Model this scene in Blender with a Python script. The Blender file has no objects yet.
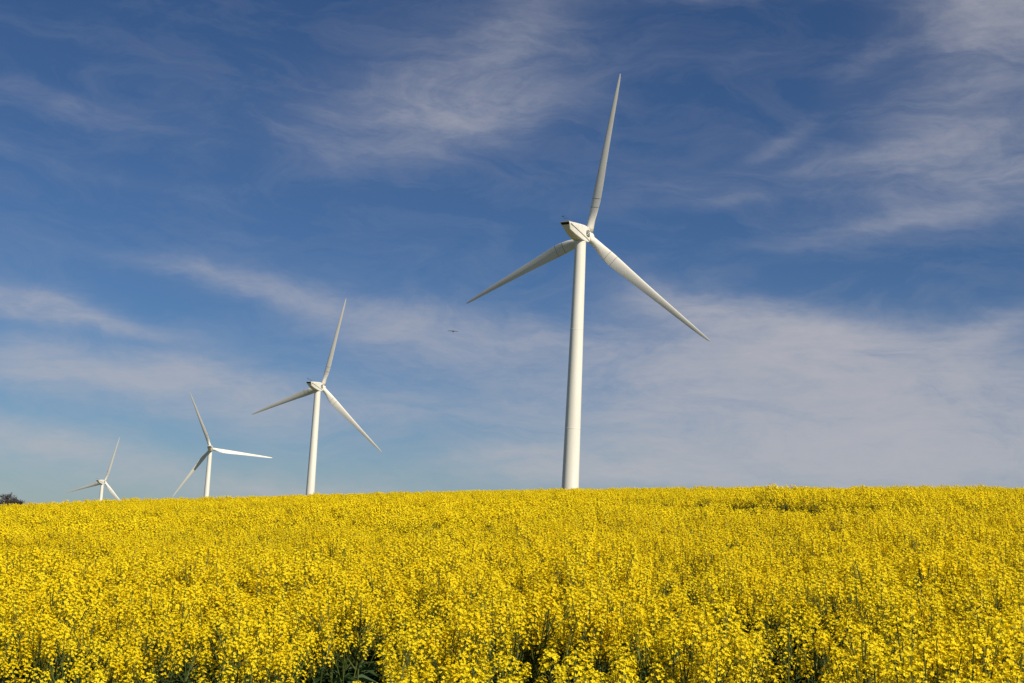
import bpy, bmesh, math, random
import numpy as np
from mathutils import Vector, Matrix, Euler

scene = bpy.context.scene
COL = scene.collection
rng = np.random.default_rng(11)
random.seed(5)
R = math.radians

# ------------------------------------------------------------------ helpers
def tag(o, label=None, cat=None, group=None, kind=None):
    if label: o['label'] = label
    if cat: o['category'] = cat
    if group: o['group'] = group
    if kind: o['kind'] = kind
    return o

def link(o, parent=None):
    COL.objects.link(o)
    if parent is not None: o.parent = parent
    return o

def mesh_obj(name, verts, faces, mats, parent=None, smooth=True, midx=None, linked=True):
    me = bpy.data.meshes.new(name)
    me.from_pydata([tuple(v) for v in verts], [], [tuple(f) for f in faces])
    for m in mats: me.materials.append(m)
    if midx is not None: me.polygons.foreach_set('material_index', np.array(midx, dtype=np.int32))
    me.polygons.foreach_set('use_smooth', [smooth] * len(me.polygons))
    me.update()
    o = bpy.data.objects.new(name, me)
    if linked: link(o, parent)
    return o

class MB:
    """collects rings / boxes / faces into one mesh"""
    def __init__(s): s.v = []; s.f = []; s.m = []
    def add(s, vs, fs, mi=0):
        n = len(s.v); s.v += [tuple(v) for v in vs]
        s.f += [tuple(i + n for i in f) for f in fs]; s.m += [mi] * len(fs)
    def loft(s, rings, mi=0, cap0=True, cap1=True):
        n = len(rings[0]); vs = [p for r in rings for p in r]; fs = []
        for i in range(len(rings) - 1):
            for j in range(n):
                k = (j + 1) % n
                fs.append((i*n + j, i*n + k, (i+1)*n + k, (i+1)*n + j))
        if cap0: fs.append(tuple(reversed(range(n))))
        if cap1: fs.append(tuple((len(rings)-1)*n + j for j in range(n)))
        s.add(vs, fs, mi)
    def tube(s, pts, rads, n=6, mi=0):
        pts = [Vector(p) for p in pts]; rings = []
        for i, p in enumerate(pts):
            d = (pts[min(i+1, len(pts)-1)] - pts[max(i-1, 0)]).normalized()
            a = d.orthogonal().normalized() if i == 0 else (a - d * a.dot(d)).normalized()
            b = d.cross(a); r = rads[i] if hasattr(rads, '__len__') else rads
            rings.append([p + (a*math.cos(t) + b*math.sin(t))*r for t in [2*math.pi*k/n for k in range(n)]])
        s.loft(rings, mi)
    def box(s, c, h, mi=0):
        x, y, z = c; a, b, d = h
        vs = [(x+i*a, y+j*b, z+k*d) for i in (-1, 1) for j in (-1, 1) for k in (-1, 1)]
        s.add(vs, [(0,1,3,2),(4,6,7,5),(0,4,5,1),(2,3,7,6),(0,2,6,4),(1,5,7,3)], mi)
    def build(s, name, mats, parent=None, smooth=True):
        return mesh_obj(name, s.v, s.f, mats if isinstance(mats, list) else [mats], parent, smooth, s.m)

def fix_normals(o):
    bm = bmesh.new(); bm.from_mesh(o.data); bmesh.ops.recalc_face_normals(bm, faces=bm.faces)
    bm.to_mesh(o.data); bm.free()

def sharp_by_angle(o, deg):
    bm = bmesh.new(); bm.from_mesh(o.data)
    for e in bm.edges:
        if len(e.link_faces) == 2 and e.calc_face_angle(0) > R(deg): e.smooth = False
    bm.to_mesh(o.data); bm.free()

# ------------------------------------------------------------------ materials
def new_mat(name):
    m = bpy.data.materials.new(name); m.use_nodes = True
    nt = m.node_tree; return m, nt, nt.nodes['Principled BSDF']

def paint(name, col, rough=.42, var=.10, scale=.5, streak=True):
    m, nt, b = new_mat(name)
    tc = nt.nodes.new('ShaderNodeTexCoord'); mp = nt.nodes.new('ShaderNodeMapping')
    mp.inputs['Scale'].default_value = (1.0, 1.0, .12 if streak else 1)
    nz = nt.nodes.new('ShaderNodeTexNoise'); nz.inputs['Scale'].default_value = scale; nz.inputs['Detail'].default_value = 6
    nz.inputs['Roughness'].default_value = .65
    rp = nt.nodes.new('ShaderNodeValToRGB')
    rp.color_ramp.elements[0].position = .3; rp.color_ramp.elements[1].position = .62
    rp.color_ramp.elements[0].color = (*[c*(1-var)*k for c, k in zip(col, (1, .985, .95))], 1); rp.color_ramp.elements[1].color = (*col, 1)
    L = nt.links.new
    L(tc.outputs['Object'], mp.inputs['Vector']); L(mp.outputs[0], nz.inputs['Vector'])
    L(nz.outputs['Fac'], rp.inputs['Fac']); L(rp.outputs['Color'], b.inputs['Base Color'])
    b.inputs['Roughness'].default_value = rough
    return m

M_WHITE = paint('tower_white_paint', (.81, .775, .68), .45)
M_BLADE = paint('blade_white_gelcoat', (.80, .765, .675), .38, .12, .35)
M_NAC = paint('nacelle_white_gelcoat', (.82, .785, .69), .42, .14, .9)
M_DARK = paint('dark_grille', (.012, .012, .014), .7, .3, 3, False)
M_GREY = paint('grey_metal', (.06, .06, .065), .5, .3, 3, False)
M_SEAM = paint('seam_sealant', (.17, .16, .14), .7, .3, 3, False)

def leafy(name, c0, c1, transl, scale=14.0, rough=.6, rnd=.25, spec=.3):
    """two-tone organic surface: colour varies per plant and over the plant, light passes through"""
    m, nt, b = new_mat(name); L = nt.links.new
    tc = nt.nodes.new('ShaderNodeTexCoord'); oi = nt.nodes.new('ShaderNodeObjectInfo')
    nz = nt.nodes.new('ShaderNodeTexNoise'); nz.inputs['Scale'].default_value = scale; nz.inputs['Detail'].default_value = 2
    add = nt.nodes.new('ShaderNodeMath'); add.operation = 'MULTIPLY_ADD'; add.inputs[1].default_value = rnd; 
    L(tc.outputs['Object'], nz.inputs['Vector']); L(oi.outputs['Random'], add.inputs[0]); L(nz.outputs['Fac'], add.inputs[2])
    mx = nt.nodes.new('ShaderNodeValToRGB'); e = mx.color_ramp.elements
    e[0].position = .38; e[1].position = .8; e[0].color = (*c0, 1); e[1].color = (*c1, 1)
    L(add.outputs[0], mx.inputs['Fac']); L(mx.outputs['Color'], b.inputs['Base Color'])
    b.inputs['Roughness'].default_value = rough; b.inputs['Specular IOR Level'].default_value = spec
    if transl > 0:
        tr = nt.nodes.new('ShaderNodeBsdfTranslucent'); L(mx.outputs['Color'], tr.inputs['Color'])
        ms = nt.nodes.new('ShaderNodeMixShader'); ms.inputs['Fac'].default_value = transl
        L(b.outputs[0], ms.inputs[1]); L(tr.outputs[0], ms.inputs[2])
        L(ms.outputs[0], nt.nodes['Material Output'].inputs['Surface'])
    return m

M_PETAL = leafy('rapeseed_petal', (.83, .60, .003), (.92, .73, .010), .30, 9, .6, .3, .15)
M_BUD = leafy('rapeseed_bud', (.30, .32, .03), (.45, .42, .03), .15, 20)
M_STEM = leafy('rapeseed_stem', (.05, .072, .012), (.085, .11, .02), 0, 6)
M_LEAF = leafy('rapeseed_leaf', (.018, .044, .012), (.042, .085, .026), .2, 8)
M_BARK = leafy('bark', (.04, .032, .027), (.085, .07, .06), 0, 3)
M_TWIG = leafy('budding_leaves', (.04, .03, .026), (.075, .058, .048), .1, 1.2)

# ------------------------------------------------------------------ terrain (camera stands at the origin, eye level z = 0)
GA, GB, GC, GQ, GH = .0690, .0468, 7.4e-5, 4.1e-4, 2.02

def sst(a, b, x):
    t = np.clip((x - a) / (b - a), 0, 1); return t*t*(3 - 2*t)

def ground_z(x, y):
    x = np.asarray(x, float); y = np.asarray(y, float)
    r = np.hypot(x, y)
    xc = np.clip(x, -140, 140); yc = np.clip(y, -120, 260)
    near = -GH + GA*xc + GB*yc - GC*yc*np.abs(yc) - GQ*xc*xc
    near = near + .10*np.sin(x*.11 + y*.05 + 1)*sst(20, 60, r) + .05*np.sin(x*.31 - y*.17)*sst(15, 40, r)
    near = near + .19*np.exp(-((x + 19)/19.)**2 - ((y - 108)/45.)**2)
    off = .939*(x - 1.0) + .343*(y - 47.5)          # the slope steps up behind the wheel track
    near = near + .19*sst(-.2, 1.0, off)*(1 - sst(4, 22, off))*sst(12, 21, y)*(1 - sst(50, 70, y))
    far = 2.5 - .047*(y - 334) + .03*np.minimum(x - 18, 0)
    far = np.clip(far, -95, 2.5)
    t = sst(190, 380, r)
    return near*(1 - t) + far*t

def build_ground():
    radii = np.concatenate([[0.01], np.geomspace(1.2, 20000, 150)])
    na = 240
    vs = []; fs = []
    for r in radii:
        for k in range(na):
            a = 2*math.pi*k/na; vs.append((r*math.sin(a), r*math.cos(a)))
    vs = np.array(vs); z = ground_z(vs[:, 0], vs[:, 1])
    z = z - sst(3000, 20000, np.hypot(vs[:, 0], vs[:, 1]))*40
    V = np.column_stack([vs, z])
    for i in range(len(radii)-1):
        for k in range(na):
            q = (k+1) % na
            fs.append((i*na+k, (i+1)*na+k, (i+1)*na+q, i*na+q))
    m, nt, b = new_mat('field_soil'); L = nt.links.new
    ge = nt.nodes.new('ShaderNodeNewGeometry')
    n1 = nt.nodes.new('ShaderNodeTexNoise'); n1.inputs['Scale'].default_value = 3.5; n1.inputs['Detail'].default_value = 8
    n2 = nt.nodes.new('ShaderNodeTexNoise'); n2.inputs['Scale'].default_value = .02; n2.inputs['Detail'].default_value = 5
    r1 = nt.nodes.new('ShaderNodeValToRGB'); e = r1.color_ramp.elements
    e[0].color = (.022, .018, .011, 1); e[1].color = (.03, .042, .014, 1); e[0].position = .35; e[1].position = .65
    r2 = nt.nodes.new('ShaderNodeValToRGB'); e = r2.color_ramp.elements
    e[0].color = (.035, .055, .02, 1); e[1].color = (.11, .095, .02, 1); e[0].position = .40; e[1].position = .6
    ln = nt.nodes.new('ShaderNodeVectorMath'); ln.operation = 'LENGTH'
    mr = nt.nodes.new('ShaderNodeMapRange'); mr.inputs['From Min'].default_value = 130; mr.inputs['From Max'].default_value = 150
    mx = nt.nodes.new('ShaderNodeMixRGB')
    L(ge.outputs['Position'], n1.inputs['Vector']); L(ge.outputs['Position'], n2.inputs['Vector'])
    L(n1.outputs['Fac'], r1.inputs['Fac']); L(n2.outputs['Fac'], r2.inputs['Fac'])
    L(ge.outputs['Position'], ln.inputs[0]); L(ln.outputs['Value'], mr.inputs['Value'])
    L(mr.outputs[0], mx.inputs['Fac']); L(r1.outputs['Color'], mx.inputs[1]); L(r2.outputs['Color'], mx.inputs[2])
    L(mx.outputs[0], b.inputs['Base Color']); b.inputs['Roughness'].default_value = .95
    bp = nt.nodes.new('ShaderNodeBump'); bp.inputs['Strength'].default_value = .6; bp.inputs['Distance'].default_value = .1
    L(n1.outputs['Fac'], bp.inputs['Height']); L(bp.outputs[0], b.inputs['Normal'])
    o = mesh_obj('ground', V, fs, [m]); fix_normals(o)
    tag(o, 'gently sloping hillside soil under the yellow rapeseed crop', kind='structure')
build_ground()

# ------------------------------------------------------------------ rapeseed plants (prototypes for the crop; only ever seen through the crop)
def frame_of(d):
    d = d/np.linalg.norm(d); a = np.cross(d, [0, 0, 1.0])
    if np.linalg.norm(a) < 1e-4: a = np.array([1.0, 0, 0])
    a = a/np.linalg.norm(a); return d, a, np.cross(d, a)

class PlantMesh:
    def __init__(s): s.v = []; s.f = []; s.m = []
    def face(s, pts, mi):
        n = len(s.v); s.v += [tuple(p) for p in pts]; s.f.append(tuple(range(n, n+len(pts)))); s.m.append(mi)
    def stick(s, p, q, r0, r1, mi, n=3):
        d, a, b = frame_of(q - p); N = len(s.v)
        for c, r in ((p, r0), (q, r1)):
            for k in range(n):
                t = 2*math.pi*k/n; s.v.append(tuple(c + (a*math.cos(t) + b*math.sin(t))*r))
        for k in range(n):
            j = (k+1) % n; s.f.append((N+k, N+j, N+n+j, N+n+k)); s.m.append(mi)
    def flower(s, c, d, size):
        d, a, b = frame_of(d); t0 = rng.uniform(0, 1.57)
        for k in range(4):
            t = t0 + k*math.pi/2; o = a*math.cos(t) + b*math.sin(t); w = -a*math.sin(t) + b*math.cos(t)
            up = rng.uniform(.15, .55)
            e = o*math.cos(up) + d*math.sin(up)
            L = size*rng.uniform(.85, 1.1)
            s.face([c, c + e*L*.62 - w*L*.40, c + e*L - w*L*.12, c + e*L + w*L*.14, c + e*L*.62 + w*L*.40], 0)
    def blossom(s, c, d, size):
        d, a, b = frame_of(d); t = rng.uniform(0, 6.28); a, b = a*math.cos(t) + b*math.sin(t), b*math.cos(t) - a*math.sin(t)
        s.face([c - a*size + d*size*.25, c - b*size*.9, c + a*size + d*size*.25, c + b*size*.9], 0)
    def leaf(s, p, d, L, w, mi=3):
        d, a, b = frame_of(d); dn = np.array([0, 0, -1.0])
        p1 = p + d*L*.5; p2 = p + d*L + dn*L*.3
        s.face([p, p1 + a*w, p2, p1 - a*w], mi)

def raceme(P, top, d, near):
    d, a, b = frame_of(d)
    nfl = rng.integers(22, 34) if near else rng.integers(10, 14)
    ln = rng.uniform(.065, .105)
    for i in range(nfl):
        t = (i + rng.uniform(0, 1))/nfl
        az = i*2.39996 + rng.uniform(-.4, .4); el = 1.0 - 1.0*t + rng.uniform(-.2, .2)
        out = a*math.cos(az) + b*math.sin(az)
        e = out*math.cos(el) + d*math.sin(el)
        base = top - d*ln*t
        ped = (.011 + .032*math.sqrt(t))*rng.uniform(.85, 1.2)
        c = base + e*ped
        if near:
            P.flower(c, e*.8 + np.array([0, 0, .45]), rng.uniform(.0100, .0134))
        else:
            P.blossom(c, e*.9 + np.array([0, 0, .4]), rng.uniform(.015, .021))
    if near:
        for i in range(5):
            az = i*2.4; c = top + d*.008 + (a*math.cos(az) + b*math.sin(az))*.006
            P.stick(c - d*.006, c + d*.006, .0028, .0012, 1)
        for i in range(7):            # young pods and spent pedicels under the blossom
            az = i*2.4; base = top - d*(ln + .01 + .014*i)
            e = (a*math.cos(az) + b*math.sin(az))*.75 + d*.65
            P.stick(base, base + e*.045, .0013, .0007, 2)

def plant(near, seed):
    P = PlantMesh(); H = rng.uniform(1.0, 1.12)
    lean = np.array([rng.normal(0, .05), rng.normal(0, .05), 1.0])
    p0 = np.zeros(3); top = lean*H
    n = 4 if near else 3
    P.stick(p0, top*.5, .0075, .0058, 2, n); P.stick(top*.5, top, .0058, .0022, 2, n)
    raceme(P, top, lean, near)
    nb = rng.integers(5, 8)
    for i in range(nb):
        az = i*2.4 + rng.uniform(-.4, .4); s0 = rng.uniform(.42, .72)
        q0 = top*s0
        hh = H*(rng.uniform(.74, 1.0) if near else rng.uniform(.82, 1.0)); rad = rng.uniform(.05, .18)
        q1 = np.array([lean[0]*hh + rad*math.cos(az), lean[1]*hh + rad*math.sin(az), hh])
        mid = (q0 + q1)/2 + np.array([math.cos(az), math.sin(az), -.3])*rad*.18
        P.stick(q0, mid, .0048, .0038, 2); P.stick(mid, q1, .0038, .002, 2)
        raceme(P, q1, (q1 - mid)*.6/np.linalg.norm(q1 - mid) + np.array([0, 0, .6]), near)
        if near or i % 2 == 0:
            P.leaf(q0, np.array([math.cos(az), math.sin(az), .5]), rng.uniform(.08, .15), rng.uniform(.010, .02))
    for i in range(6 if near else 3):
        az = rng.uniform(0, 6.28); z = rng.uniform(.15, .55)
        P.leaf(top*z, np.array([math.cos(az), math.sin(az), .35]), rng.uniform(.16, .28), rng.uniform(.03, .055))
    o = mesh_obj('rapeseed_plant', P.v, P.f, [M_PETAL, M_BUD, M_STEM, M_LEAF], smooth=False, midx=P.m, linked=False)
    return o

protos = bpy.data.collections.new('rapeseed_plant_kinds')
N_NEAR, N_FAR = 9, 7
for i in range(N_NEAR + N_FAR):
    o = plant(i < N_NEAR, i); o.name = 'rapeseed_plant_%02d' % i
    protos.objects.link(o)

# value noise for patchiness of the crop
_lat = rng.random((256, 256))
def vnoise(x, y, s):
    x = np.asarray(x)/s + 1000; y = np.asarray(y)/s + 1000
    i = np.floor(x).astype(int); j = np.floor(y).astype(int); u = x - i; v = y - j
    u = u*u*(3-2*u); v = v*v*(3-2*v)
    g = lambda a, b: _lat[a % 256, b % 256]
    return (g(i, j)*(1-u) + g(i+1, j)*u)*(1-v) + (g(i, j+1)*(1-u) + g(i+1, j+1)*u)*v

def jitter_grid(r0, r1, half, cell):
    xs = np.arange(-r1*math.sin(half) - 6, r1*math.sin(half) + 6, cell); ys = np.arange(1.5, r1, cell)
    X, Y = np.meshgrid(xs, ys); X = X.ravel() + rng.uniform(-.5, .5, X.size)*cell; Y = Y.ravel() + rng.uniform(-.5, .5, Y.size)*cell
    r = np.hypot(X, Y); k = (r >= r0) & (r < r1) & (np.abs(X) < Y*math.tan(half) + 4)
    return X[k], Y[k]

TRAMLINES = [((1.0, 47.5), (10.5, 21.5))]
def build_crop():
    half = R(29)
    xa, ya = jitter_grid(3.6, 24, half, .160)
    xb, yb = jitter_grid(24, 60, half, .235)
    xc, yc = jitter_grid(60, 150, half, .33)
    x = np.concatenate([xa, xb, xc]); y = np.concatenate([ya, yb, yc])
    near = np.zeros(x.size, bool); near[:xa.size] = True
    r = np.hypot(x, y)
    n1 = vnoise(x, y*.4, .40); n2 = vnoise(x+57, y+13, 2.6); n3 = vnoise(x-31, y+91, 9.0)
    # sparser in irregular holes, more of them close to the field's edge
    hole = .64*n1 + .24*n2 + .12*n3
    edge = 1 - sst(5.5, 12, r)
    thr = .38 + .16*edge
    keep = (hole > thr) | (rng.random(x.size) < .06)
    for (p, q) in TRAMLINES:           # wheel track through the crop
        p = np.array(p); q = np.array(q); d = (q - p)/np.linalg.norm(q - p); nn = np.array([-d[1], d[0]])
        al = (x - p[0])*d[0] + (y - p[1])*d[1]; off = (x - p[0])*nn[0] + (y - p[1])*nn[1] + .25*np.sin(al*.5)
        keep &= ~((np.abs(off) < .95) & (vnoise(x, y, 1.6) > .33) & (np.abs(al - 14) < 21))
    x, y, near, n1, n2, n3, r = (a[keep] for a in (x, y, near, n1, n2, n3, r))
    z = ground_z(x, y) - .015
    V = np.column_stack([x, y, z])
    me = bpy.data.meshes.new('rapeseed_crop'); me.from_pydata(V.tolist(), [], [])
    idx = np.where(near, rng.integers(0, N_NEAR, x.size), N_NEAR + rng.integers(0, N_FAR, x.size)).astype(np.int32)
    a = me.attributes.new('kind_index', 'INT', 'POINT'); a.data.foreach_set('value', idx)
    sc = (.70 + .24*n2 + .36*n1)*rng.uniform(.84, 1.10, x.size)
    a = me.attributes.new('size', 'FLOAT', 'POINT'); a.data.foreach_set('value', sc.astype(np.float32))
    rot = np.column_stack([rng.normal(.02, .07, x.size), rng.normal(.03, .07, x.size), rng.uniform(0, 6.283, x.size)]).astype(np.float32)
    a = me.attributes.new('turn', 'FLOAT_VECTOR', 'POINT'); a.data.foreach_set('vector', rot.ravel())
    o = link(bpy.data.objects.new('rapeseed_crop', me))
    tag(o, 'dense yellow flowering rapeseed crop covering the whole field', kind='stuff')
    ng = bpy.data.node_groups.new('sow_plants', 'GeometryNodeTree'); ng.is_modifier = True
    ng.interface.new_socket('Geometry', in_out='INPUT', socket_type='NodeSocketGeometry')
    ng.interface.new_socket('Geometry', in_out='OUTPUT', socket_type='NodeSocketGeometry')
    N = ng.nodes.new; L = ng.links.new
    gi = N('NodeGroupInput'); go = N('NodeGroupOutput'); ip = N('GeometryNodeInstanceOnPoints')
    ci = N('GeometryNodeCollectionInfo'); ci.inputs['Collection'].default_value = protos
    ci.inputs['Separate Children'].default_value = True; ci.inputs['Reset Children'].default_value = True
    def attr(nm, t):
        k = N('GeometryNodeInputNamedAttribute'); k.data_type = t; k.inputs['Name'].default_value = nm; return k.outputs['Attribute']
    L(gi.outputs[0], ip.inputs['Points']); L(ci.outputs[0], ip.inputs['Instance'])
    ip.inputs['Pick Instance'].default_value = True
    L(attr('kind_index', 'INT'), ip.inputs['Instance Index'])
    er = N('FunctionNodeEulerToRotation'); L(attr('turn', 'FLOAT_VECTOR'), er.inputs[0]); L(er.outputs[0], ip.inputs['Rotation'])
    L(attr('size', 'FLOAT'), ip.inputs['Scale']); L(ip.outputs[0], go.inputs[0])
    md = o.modifiers.new('sow', 'NODES'); md.node_group = ng
    print('crop plants', x.size)
build_crop()

# ------------------------------------------------------------------ wind turbines
HUB_Z, OVER, TILT, RAD = 78.0, 4.0, R(5), 45.0
PITCH = R(3)

# blade section table: r, chord, thickness, leading-edge offset, twist(deg), roundness (1 = cylinder)
BL = [(1.0, 2.16, 2.16, -1.08, 0, 1), (2.6, 2.18, 2.14, -1.09, 13, 1), (4.2, 2.40, 1.98, -1.10, 14, .75), (6.0, 2.90, 1.75, -1.12, 14, .35),
      (7.8, 3.22, 1.70, -1.16, 15, .12), (9.5, 3.35, 1.55, -1.15, 13.5, 0), (12, 3.22, 1.32, -1.08, 11, 0), (15, 2.92, 1.08, -.96, 8.5, 0),
      (20, 2.45, .84, -.80, 6, 0), (26, 2.0, .64, -.65, 4, 0), (32, 1.6, .46, -.53, 2.2, 0), (38, 1.2, .30, -.40, .3, 0),
      (42, .85, .15, -.30, -.3, 0), (44, .58, .10, -.22, -.5, 0), (44.8, .28, .05, -.13, -.5, 0), (45, .08, .02, -.05, -.5, 0)]

def sect_at(r):
    for i in range(len(BL)-1):
        if BL[i][0] <= r <= BL[i+1][0]:
            t = (r - BL[i][0])/(BL[i+1][0] - BL[i][0]); return tuple(a + (b-a)*t for a, b in zip(BL[i], BL[i+1]))
    return BL[-1]

def section(r, c, th, le, tw, rd, n=28, grow=0.0):
    """ring of one blade section: leading edge at -X, trailing edge at +X, low-pressure side towards the nacelle (-Y)"""
    be = R(tw) + PITCH; pre = .035*r + 1.3*(r/RAD)**2.2
    pts = []
    for k in range(n):
        t = 2*math.pi*k/n
        u = .5 - .5*math.cos(t)                         # 0 leading, 1 trailing
        s = 1 if t < math.pi else -1                    # + : suction side
        prof = 2.6*(.2969*math.sqrt(max(u, 0)) - .126*u - .3516*u*u + .2843*u**3 - .1036*u**4)*2
        af = .5*th*prof*(1.4 if s > 0 else .6) 
        cy = .5*th*abs(math.sin(t))
        h = s*((1-rd)*af/1.56 + rd*cy) + (1-rd)*.02*c*math.sin(math.pi*u)
        X = le + c*u; Y = h
        if grow:
            X += grow*(-math.cos(t)); Y += grow*s*abs(math.sin(t))
        pts.append((X*math.cos(be) - Y*math.sin(be), -X*math.sin(be) - Y*math.cos(be) + pre, r*1.012))
    return pts

def make_blade(root):
    mb = MB()
    rs = sorted(set([b[0] for b in BL] + [3.4, 5.1, 6.9, 8.5, 10.3, 13, 17.5, 23, 29, 35, 40]))
    mb.loft([section(*((r,) + sect_at(r)[1:])) for r in rs])
    bl = mb.build('blade', M_BLADE, root); fix_normals(bl)
    for r in (8.1, 10.5):
        s = MB(); s.loft([section(*((q,) + sect_at(q)[1:]), grow=.012) for q in (r - .05, r + .05)], cap0=False, cap1=False)
        o = s.build('blade_seam', M_SEAM, bl); fix_normals(o)
    return bl

def hull_section(yt, zt, wt, yb, zb, wb, ch=.28):
    """rounded trapezoid ring from roof to belly, X across"""
    P = []
    def pt(w, f): return (w, yt + (yb-yt)*f, zt + (zb-zt)*f)
    wm = lambda f: wt + (wb-wt)*f
    fr = ch/(zt - zb)
    half = [(0.0, -.03), (wt*.55, -.012), (wt - ch*.9, 0), (wt - ch*.28, fr*.28), (wm(fr), fr*.95), (wm(.35), .35), (wm(.65), .65), (wm(1-fr*.8), 1-fr*.8), (wb - ch*.25, 1-fr*.2), (wb - ch*.8, 1), (wb*.4, 1.0)]
    for w, f in half: P.append(pt(w, f))
    for w, f in reversed(half[1:]): P.append(pt(-w, f))
    return P

NAC = [(-8.5, 2.40, 1.46, -7.1, .35, .80), (-8.3, 2.42, 1.52, -6.9, .27, .88), (-5.6, 2.46, 1.68, -4.6, -.75, 1.25), (-2.6, 2.46, 1.78, -1.9, -1.55, 1.45),
       (-.6, 2.42, 1.78, -.2, -1.95, 1.55), (1.4, 2.15, 1.66, 1.4, -1.98, 1.55), (2.35, 1.75, 1.48, 2.35, -1.75, 1.42), (2.7, 1.55, 1.32, 2.7, -1.55, 1.28)]

def nac_side(y, z, out=.02):
    """point on the right-hand side of the nacelle at height z and roughly station y"""
    best = None
    for i in range(len(NAC)-1):
        for s in np.linspace(0, 1, 60):
            a = [p + (q-p)*s for p, q in zip(NAC[i], NAC[i+1])]
            f = (a[1] - z)/(a[1] - a[4]); yy = a[0] + (a[3]-a[0])*f
            if best is None or abs(yy - y) < best[0]: best = (abs(yy - y), (a[2] + (a[5]-a[2])*f + out, yy, z))
    return best[1]

def make_turbine():
    root = link(bpy.data.objects.new('wind_turbine', None)); root.empty_display_size = 5
    # tower: tapered steel tube reaching a little into the ground
    n = 64; top = HUB_Z - 1.85
    mb = MB(); zs = [-14, 0, 10, 22, 36, 50, 64, top]
    rad = lambda z: 2.36 - (2.36 - 1.47)*max(z, 0)/top
    mb.loft([[(rad(z)*math.cos(2*math.pi*k/n), rad(z)*math.sin(2*math.pi*k/n), z) for k in range(n)] for z in zs])
    tw = mb.build('tower', M_WHITE, root); sharp_by_angle(tw, 50)
    for z in (25.5, 52.0, top - .35):
        s = MB(); s.loft([[((rad(z) + g)*math.cos(2*math.pi*k/n), (rad(z) + g)*math.sin(2*math.pi*k/n), z + h) for k in range(n)] for g, h in ((-.02, -.09), (.009, -.08), (.009, .08), (-.02, .09))], cap0=False, cap1=False)
        s.build('tower_flange', M_WHITE, tw)
    T = Matrix.Translation((0, 0, HUB_Z)) @ Matrix.Rotation(TILT, 4, 'X')
    # nacelle
    mb = MB(); mb.loft([hull_section(*s) for s in NAC])
    nac = mb.build('nacelle', M_NAC, root); fix_normals(nac); sharp_by_angle(nac, 18); nac.matrix_local = T
    # black louvre under the rear roof lip
    s0 = NAC[0]
    def rear(w, f, o):   # point on the rear face, o metres behind it
        wt = s0[2] + (s0[5]-s0[2])*f; return (w*wt, s0[0] + (s0[3]-s0[0])*f - o, s0[1] + (s0[4]-s0[1])*f)
    v = MB(); ring = lambda o: [rear(-.93, .085, o), rear(.93, .085, o), rear(.93, .36, o), rear(-.93, .36, o)]
    v.loft([ring(-.05), ring(.02)])
    for f in (.14, .2, .26, .32):
        a = rear(-.9, f, .03); b = rear(.9, f, .03); v.tube([a, b], .022, 4)
    v.build('rear_louvre', M_DARK, nac, False)
    # roof lip overhanging the louvre
    lp = MB(); lp.loft([[(-s0[2]+.1, s0[0]-.22, 2.36), (s0[2]-.1, s0[0]-.22, 2.36), (s0[2]-.1, s0[0]-.22, 2.43), (-s0[2]+.1, s0[0]-.22, 2.43)],
                        [(-s0[2]+.02, s0[0]+.2, 2.36), (s0[2]-.02, s0[0]+.2, 2.36), (s0[2]-.02, s0[0]+.2, 2.47), (-s0[2]+.02, s0[0]+.2, 2.47)]])
    lp.build('roof_lip', M_NAC, nac, False)
    # dark panel joint running from the rear roof corner down to the front of the belly, on both sides
    for sg in (1, -1):
        pts = []
        for t in np.linspace(0, 1, 16):
            x, y, z = nac_side(-7.6 + 9.6*t, 1.95 - 3.5*t, .0); pts.append((sg*x, y, z))
        j = MB(); j.tube(pts, .11, 6); j.build('panel_joint', M_SEAM, nac)
    # round side vent with crossing bars, near the rotor
    for sg in (1, -1):
        cy, cz, ry, rz = 1.25, .40, 1.25, 1.0; v = MB()
        def on(dy, dz, o): x, y, z = nac_side(cy + dy, cz + dz, o); return (sg*x, y, z)
        ringp = lambda o, k0: [on(ry*k0*math.cos(2*math.pi*k/20), rz*k0*math.sin(2*math.pi*k/20), o) for k in range(20)]
        v.loft([ringp(-.25, 1), ringp(.04, 1), ringp(.05, .5), ringp(.055, .05)])
        vo = v.build('side_vent', M_GREY, nac, False); fix_normals(vo)
        g = MB()
        for a in (.6, 2.17):
            for off in (-.5, 0, .5):
                ca, sa = math.cos(a), math.sin(a); hl = math.sqrt(1 - off**2)
                pts = [on(ry*(-sa*off + ca*t*hl), rz*(ca*off + sa*t*hl), .07) for t in (-1, -.5, 0, .5, 1)]
                g.tube(pts, .03 if off else .075, 5)
        g.build('vent_bar', M_NAC, vo)
    # weather mast on the rear roof
    w = MB(); w.tube([(.35, -7.2, 2.4), (.35, -7.2, 3.5)], .05, 6); w.tube([(.35, -7.2, 2.85), (.0, -7.5, 2.42)], .035, 5); w.tube([(.35, -7.2, 2.85), (.9, -7.0, 2.42)], .035, 5)
    w.tube([(-.9, -7.35, 3.5), (.5, -7.18, 3.5)], .05, 6)
    mast = w.build('weather_mast', M_GREY, nac)
    a = MB()
    a.tube([(-.9, -7.35, 3.5), (-.9, -7.35, 4.05)], .035, 5)
    for k in range(3):
        t = k*2.094; e = (-.9 + .3*math.cos(t), -7.35 + .3*math.sin(t), 4.1); a.tube([(-.9, -7.35, 4.1), e], .025, 5)
        a.tube([(e[0], e[1], 4.0), (e[0], e[1], 4.1), (e[0], e[1], 4.2)], [.02, .11, .02], 8)
    a.box((-1.2, -7.37, 4.1), (.30, .03, .10))
    a.build('anemometer', M_GREY, mast, False)
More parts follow.
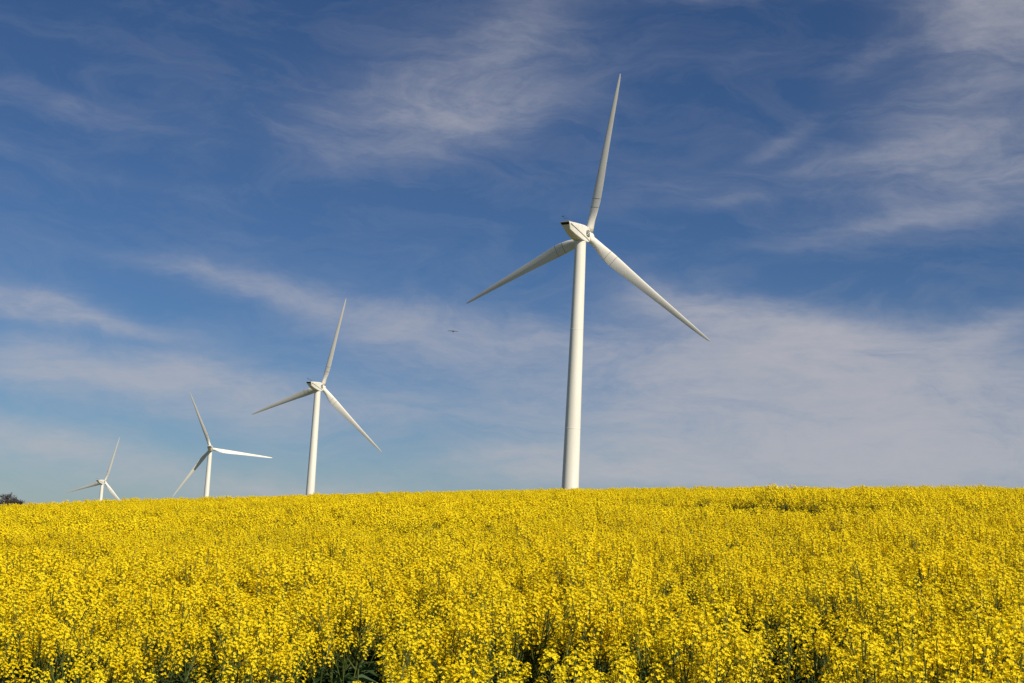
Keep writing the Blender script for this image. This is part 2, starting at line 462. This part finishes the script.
    # aviation lamp housing
    l = MB(); l.tube([(.45, -6.4, 2.4), (.45, -6.4, 2.7), (.45, -6.4, 2.95), (.45, -6.4, 3.05)], [.16, .16, .13, .04], 10); l.build('warning_lamp', M_GREY, nac)
    # hub: spinner of revolution about the rotor axis with three blade sockets
    h = MB(); prof = [(-1.75, 1.05), (-1.6, 1.32), (-.9, 1.5), (0, 1.55), (.8, 1.42), (1.5, 1.1), (2.0, .6), (2.2, .12)]
    h.loft([[(r*math.sin(2*math.pi*k/40), y, r*math.cos(2*math.pi*k/40)) for k in range(40)] for y, r in prof])
    hub = h.build('hub', M_NAC, root); fix_normals(hub)
    hub.matrix_local = T @ Matrix.Translation((0, OVER, 0)); 
    blades = [make_blade(root)]
    for k in (1, 2):
        b = blades[0].copy(); link(b, root); blades.append(b)
        for ch in blades[0].children:
            c = ch.copy(); link(c, b)
    return root

def pose(root, hub, yaw, phase, pitch):
    Rz = Matrix.Rotation(-yaw, 4, 'Z')
    off = Rz @ Vector((0, OVER*math.cos(TILT), HUB_Z + OVER*math.sin(TILT)))
    root.location = Vector(hub) - (Rz @ Vector((0, math.cos(TILT), math.sin(TILT))))*1.55 - off - (Rz @ Vector((.36, 0, 0))); root.rotation_euler = (0, 0, -yaw)
    k = 0
    for ch in sorted(root.children, key=lambda o: o.name):
        if ch.name.startswith('blade'):
            ch.matrix_local = Matrix.Translation((0, 0, HUB_Z)) @ Matrix.Rotation(TILT, 4, 'X') @ Matrix.Translation((0, OVER, 0)) @ Matrix.Rotation(phase + k*2*math.pi/3 - (R(.8) if k == 2 else 0), 4, 'Y') @ Matrix.Rotation(-pitch, 4, 'Z')
            k += 1

def copy_tree(o, parent=None):
    c = o.copy(); link(c, parent)
    for ch in list(o.children): copy_tree(ch, c)
    return c

TURB = [((20.5, 333.7, 80.7), 33.8, 10.9, 'largest and nearest white wind turbine, standing alone right of the other three'),
        ((-91.5, 616.0, 66.1), 24.2, 13.5, 'second largest white wind turbine, between the largest and the two small ones'),
        ((-220.3, 938.0, 50.5), -7.0, -26.0, 'small white wind turbine with one blade stretched almost level to the right'),
        ((-387.0, 1224.0, 28.6), 16.3, 15.6, 'smallest and farthest white wind turbine, most of its tower hidden behind the hill')]
first = make_turbine()
for i, (hub, yaw, ph, lab) in enumerate(TURB):
    t = first if i == 0 else copy_tree(first)
    tag(t, lab, 'wind turbine', 'wind turbines in a row across the hill')
    pose(t, hub, R(yaw), R(ph), R((0, 0, 21, 0)[i]))

# ------------------------------------------------------------------ trees behind the crest on the left
def make_tree(name, x, y, height, spread, label, seed, nleaf):
    rd = random.Random(seed)
    root = link(bpy.data.objects.new(name, None)); root.location = (x, y, float(ground_z(x, y)) - .1)
    tag(root, label, 'tree', 'dark trees behind the crest')
    tr = MB(); tips = []
    def grow(p, d, L, r, lev):
        q = p + d*L; m = p + d*L*.5 + Vector((rd.uniform(-1, 1), rd.uniform(-1, 1), 0))*L*.05
        tr.tube([p, m, q], [r, r*.8, r*.6], 6 if lev < 2 else 4)
        if lev >= 2:
            for k in range(5): tips.append(p + (q-p)*rd.uniform(.2, 1.05))
        if lev < 4:
            for k in range(4 if lev < 3 else 3):
                a = rd.uniform(0, 6.28); tl = rd.uniform(.35, .95)
                o = d.orthogonal().normalized(); o = Matrix.Rotation(a, 3, d) @ o
                nd = (d*math.cos(tl) + o*math.sin(tl)*spread + Vector((0, 0, .15))).normalized()
                grow(p + d*L*rd.uniform(.55, 1.0), nd, L*rd.uniform(.6, .8), r*.5, lev+1)
    grow(Vector((0, 0, 0)), Vector((.04, .02, 1)).normalized(), height*.30, height*.035, 0)
    tr.build('trunk', M_BARK, root)
    cr = MB()
    for k in range(nleaf):
        c = rd.choice(tips) + Vector((rd.gauss(0, .16), rd.gauss(0, .16), rd.gauss(0, .16)))*height*.12
        a = Vector((rd.gauss(0, 1), rd.gauss(0, 1), rd.gauss(0, 1))).normalized(); b = a.orthogonal().normalized(); s = rd.uniform(.08, .19)
        cr.add([c - a*s, c - b*s*.6, c + a*s, c + b*s*.6], [(0, 1, 2, 3)])
    cr.build('crown', M_TWIG, root, False)
make_tree('round_tree', -149.8, 381.3, 12.8, 1.35, 'dark round-crowned tree, larger of the two peeping over the field at its left end', 3, 5200)
make_tree('low_tree', -144.4, 373.7, 10.2, 1.3, 'low dark treetop barely clearing the field just right of the round tree', 8, 2200)

# ------------------------------------------------------------------ bird
def make_bird(loc, yaw):
    m = leafy('dark_plumage', (.02, .02, .025), (.05, .047, .045), 0, 8)
    root = link(bpy.data.objects.new('gliding_bird', None)); root.location = loc; root.rotation_euler = (R(22), R(0), yaw); root.scale = (1.15, 1.5, 2.2)
    tag(root, 'small dark bird gliding high in the sky left of the largest turbine', 'bird')
    mb = MB(); rings = []
    for yv, rw, rh in [(-.30, .01, .01), (-.22, .035, .025), (-.08, .06, .055), (.06, .065, .06), (.15, .045, .045), (.2, .04, .04), (.25, .03, .03), (.28, .012, .012), (.315, .003, .003)]:
        rings.append([(rw*math.cos(t), yv, rh*math.sin(t)) for t in [2*math.pi*k/10 for k in range(10)]])
    mb.loft(rings)
    # tail fan, part of the continuous body
    mb.loft([[(-.03, -.2, .008), (.03, -.2, .008), (.03, -.2, -.008), (-.03, -.2, -.008)], [(-.1, -.46, .004), (.1, -.46, .004), (.1, -.46, -.004), (-.1, -.46, -.004)]])
    for s in (-1, 1):
        st = [(.03, .13, -.13, .01, .035), (.25, .14, -.13, .015, .03), (.50, .12, -.11, .015, .022), (.72, .06, -.10, .01, .012), (.88, -.02, -.07, .005, .004)]
        mb.loft([[(s*x, a, z), (s*x, (a+b)/2 + .03, z + t), (s*x, b, z), (s*x, (a+b)/2 + .03, z - t*.4)] for x, a, b, z, t in st])
    o = mb.build('body', m, root); fix_normals(o)
make_bird((-10.68, 221.7, 35.1), R(14))

# ------------------------------------------------------------------ sun, sky, clouds
SUN_AZ, SUN_EL = R(180 - 42), R(44)      # azimuth from +Y towards +X
sd = Vector((math.sin(SUN_AZ)*math.cos(SUN_EL), math.cos(SUN_AZ)*math.cos(SUN_EL), math.sin(SUN_EL)))
sun = bpy.data.lights.new('sun', 'SUN'); sun.energy = 4.7; sun.angle = R(.5); sun.color = (1, .92, .78)
so = link(bpy.data.objects.new('sun', sun)); so.rotation_euler = sd.to_track_quat('Z', 'Y').to_euler(); so.location = sd*300

w = bpy.data.worlds.new('World'); scene.world = w; w.use_nodes = True
nt = w.node_tree; N = nt.nodes.new; L = nt.links.new
bg = nt.nodes['Background']; bg.inputs['Strength'].default_value = .06
sky = N('ShaderNodeTexSky'); sky.sky_type = 'NISHITA'; sky.sun_disc = False
sky.sun_elevation = SUN_EL; sky.sun_rotation = SUN_AZ; sky.altitude = 200; sky.air_density = 1.0; sky.dust_density = 0.1; sky.ozone_density = 3.2
def math_n(op, a, b=None, c=None, clamp=False):
    n = N('ShaderNodeMath'); n.operation = op; n.use_clamp = clamp
    for i, q in enumerate((a, b, c)):
        if q is None: continue
        if isinstance(q, (int, float)): n.inputs[i].default_value = q
        else: L(q, n.inputs[i])
    return n.outputs[0]
tc = N('ShaderNodeTexCoord'); sp = N('ShaderNodeSeparateXYZ'); L(tc.outputs['Generated'], sp.inputs[0])
def noise(vec, scale, detail, rough, dist=0.0):
    n = N('ShaderNodeTexNoise'); n.inputs['Scale'].default_value = scale; n.inputs['Detail'].default_value = detail
    n.inputs['Roughness'].default_value = rough; n.inputs['Distortion'].default_value = dist; L(vec, n.inputs['Vector']); return n
def mapped(vec, rot, scale, loc=(0, 0, 0), typ='POINT'):
    m = N('ShaderNodeMapping'); m.vector_type = typ; m.inputs['Rotation'].default_value = rot; m.inputs['Scale'].default_value = scale
    m.inputs['Location'].default_value = loc; L(vec, m.inputs['Vector']); return m.outputs[0]
# warp the direction a little so that cloud banks get ragged edges
wn = noise(mapped(tc.outputs['Generated'], (0, 0, 0), (1, 1, 1.8)), 6, 5, .6)
sub = N('ShaderNodeVectorMath'); sub.operation = 'SUBTRACT'; L(wn.outputs['Color'], sub.inputs[0]); sub.inputs[1].default_value = (.5, .5, .5)
scl = N('ShaderNodeVectorMath'); scl.operation = 'SCALE'; L(sub.outputs[0], scl.inputs[0]); scl.inputs['Scale'].default_value = .05
adv = N('ShaderNodeVectorMath'); adv.operation = 'ADD'; L(tc.outputs['Generated'], adv.inputs[0]); L(scl.outputs[0], adv.inputs[1])
sw = N('ShaderNodeSeparateXYZ'); L(adv.outputs[0], sw.inputs[0])
P2 = N('ShaderNodeCombineXYZ'); L(sw.outputs['X'], P2.inputs['X']); L(sw.outputs['Z'], P2.inputs['Y'])
# cirrus banks: azimuth deg (right +), elevation deg, half width deg, half height deg, tilt deg, strength
BANKS = [
    (0.0, 1.8, 36.67, 1.74, 3, 0.17),
    (16.4, 6.0, 6.88, 2.52, -1, 0.18),
    (10.8, 5.2, 5.50, 2.29, 3, 0.16),
    (-4.5, 19.1, 5.04, 1.93, 11, 0.18),
    (-2.2, 20.1, 3.67, 1.83, 23, 0.10),
    (0.1, 22.7, 2.75, 1.19, 38, 0.09),
    (-5.8, 17.9, 3.67, 1.38, 3, 0.08),
    (1.2, 24.5, 3.21, 0.64, 3, 0.07),
    (-21.3, 17.2, 2.75, 0.41, -5, 0.08),
    (-18.2, 16.5, 4.13, 0.32, -3, 0.04),
    (-19.9, 14.6, 5.50, 0.37, -7, 0.03),
    (-21.3, 8.7, 2.75, 0.60, -2, 0.36),
    (-18.4, 8.3, 3.67, 0.41, -5, 0.17),
    (-13.1, 10.5, 4.13, 0.50, -5, 0.21),
    (-9.6, 9.9, 3.21, 0.64, -9, 0.17),
    (21.3, 23.9, 2.84, 1.93, -25, 0.32),
    (19.1, 25.0, 2.75, 0.64, -19, 0.21),
    (18.5, 17.5, 4.58, 0.92, 9, 0.18),
    (20.9, 16.1, 4.13, 1.38, 15, 0.21),
    (15.1, 16.9, 2.29, 0.41, 15, 0.08),
    (21.3, 20.5, 2.75, 2.06, 13, 0.14),
    (18.1, 14.4, 4.58, 0.41, 11, 0.11),
    (19.7, 19.0, 4.13, 2.75, 3, 0.07),
    (11.9, 18.0, 1.47, 0.37, 31, 0.10),
    (15.8, 21.4, 1.38, 0.64, 33, 0.06),
    (11.7, 24.2, 5.50, 0.37, 3, 0.07),
    (9.4, 15.2, 5.04, 0.37, 3, 0.06),
    (6.3, 15.8, 2.75, 0.46, 3, 0.04),
    (11.7, 9.6, 3.90, 0.92, -9, 0.52),
    (14.3, 8.6, 4.58, 1.47, -5, 0.55),
    (8.1, 10.2, 2.75, 0.64, -15, 0.23),
    (18.1, 6.5, 5.96, 2.20, -5, 0.57),
    (21.3, 9.4, 2.29, 0.64, 25, 0.36),
    (7.7, 6.4, 5.04, 2.52, 3, 0.44),
    (13.8, 3.9, 11.00, 1.19, 3, 0.55),
    (19.7, 4.3, 5.50, 1.83, 3, 0.33),
    (4.9, 8.8, 2.29, 1.10, 3, 0.20),
    (-4.2, 8.4, 4.13, 1.56, -5, 0.29),
    (-0.6, 9.2, 3.67, 0.64, -3, 0.21),
    (-4.2, 5.4, 5.96, 0.73, 0, 0.17),
    (0.4, 3.5, 2.75, 0.92, 3, 0.23),
    (4.0, 2.8, 3.67, 0.55, 3, 0.23),
    (1.3, 7.0, 2.75, 1.83, 3, 0.16),
    (-16.6, 5.9, 7.79, 1.19, -2, 0.32),
    (-20.7, 2.9, 3.21, 0.83, -3, 0.42),
    (-17.8, 2.4, 3.67, 0.55, -5, 0.26),
    (-12.3, 5.2, 5.04, 1.38, -2, 0.23),
    (-21.1, 6.0, 2.29, 0.92, 3, 0.15),
    (-11.2, 1.4, 1.83, 0.41, -3, 0.29),
    (-7.8, 1.6, 3.21, 0.32, 3, 0.17),
    (-15.7, 1.8, 2.75, 0.46, 3, 0.08),
]
tot = None
for az, el, sx, sy, rot, amp in BANKS:
    cx = math.sin(R(az))*math.cos(R(el)); cz = math.sin(R(el))
    m = mapped(P2.outputs[0], (0, 0, R(rot)), (R(sx), R(sy), 1), (cx, cz, 0), 'TEXTURE')
    d = N('ShaderNodeVectorMath'); d.operation = 'DOT_PRODUCT'; L(m, d.inputs[0]); L(m, d.inputs[1])
    g = math_n('MULTIPLY', math_n('EXPONENT', math_n('MULTIPLY', d.outputs['Value'], -1.0)), amp*1.6)
    tot = g if tot is None else math_n('ADD', tot, g)
front = math_n('GREATER_THAN', sp.outputs['Y'], 0.0)
tot = math_n('MULTIPLY', tot, front)
# fibrous texture
f1 = noise(mapped(adv.outputs[0], (0, R(-14), 0), (1.0, 1.0, 3.2)), 9, 11, .66, .8)
f2 = noise(mapped(tc.outputs['Generated'], (0, R(12), 0), (1.0, 1.0, 5.0)), 24, 10, .66, .8)
f3 = noise(tc.outputs['Generated'], 60, 6, .6)
def mrange(v, a, b, c, d):
    n = N('ShaderNodeMapRange'); n.inputs['From Min'].default_value = a; n.inputs['From Max'].default_value = b
    n.inputs['To Min'].default_value = c; n.inputs['To Max'].default_value = d; L(v, n.inputs['Value']); return n.outputs[0]
t1 = mrange(f1.outputs['Fac'], .30, .70, .36, 1.42)
t2 = mrange(f2.outputs['Fac'], .3, .7, .78, 1.22)
t3 = mrange(f3.outputs['Fac'], .3, .7, .93, 1.07)
dens = math_n('MULTIPLY', math_n('MULTIPLY', math_n('MULTIPLY', tot, t1), t2), t3)
# thin veil everywhere
veil = mrange(f1.outputs['Fac'], .45, .8, 0, .10)
dens = math_n('ADD', dens, veil)
dens = math_n('MULTIPLY', math_n('SUBTRACT', 1.0, math_n('EXPONENT', math_n('MULTIPLY', dens, -1.55))), .88)
cl = N('ShaderNodeMixRGB'); L(dens, cl.inputs['Fac']); tint = N('ShaderNodeMixRGB'); tint.blend_type = 'MULTIPLY'; tint.inputs['Fac'].default_value = 1; tint.inputs[2].default_value = (.42, .585, .80, 1)   # deep polarised blue
L(sky.outputs[0], tint.inputs[1]); L(tint.outputs[0], cl.inputs[1])
CLOUD = (6.4, 6.3, 6.75)
cl.inputs[2].default_value = (*CLOUD, 1)
L(cl.outputs[0], bg.inputs['Color'])

# ------------------------------------------------------------------ camera
cam = bpy.data.cameras.new('camera'); co = link(bpy.data.objects.new('camera', cam))
F_PX = 1250.0; cam.sensor_width = 36; cam.lens = 36*F_PX/1024; cam.clip_end = 60000; cam.clip_start = .1
pt = math.atan((532 - 341.5)/F_PX); rl = .05
Fv = Vector((0, math.cos(pt), math.sin(pt))); R0 = Vector((1, 0, 0)); U0 = Vector((0, -math.sin(pt), math.cos(pt)))
Rv = R0*math.cos(rl) + U0*math.sin(rl); Uv = U0*math.cos(rl) - R0*math.sin(rl)
co.matrix_world = Matrix((Rv, Uv, -Fv)).transposed().to_4x4()
scene.camera = co

vs = scene.view_settings; vs.view_transform = 'Standard'; vs.look = 'None'; vs.gamma = 1; vs.use_curve_mapping = False; vs.exposure = 0.3
scene.cycles.max_bounces = 6; scene.cycles.diffuse_bounces = 4; scene.cycles.transmission_bounces = 3
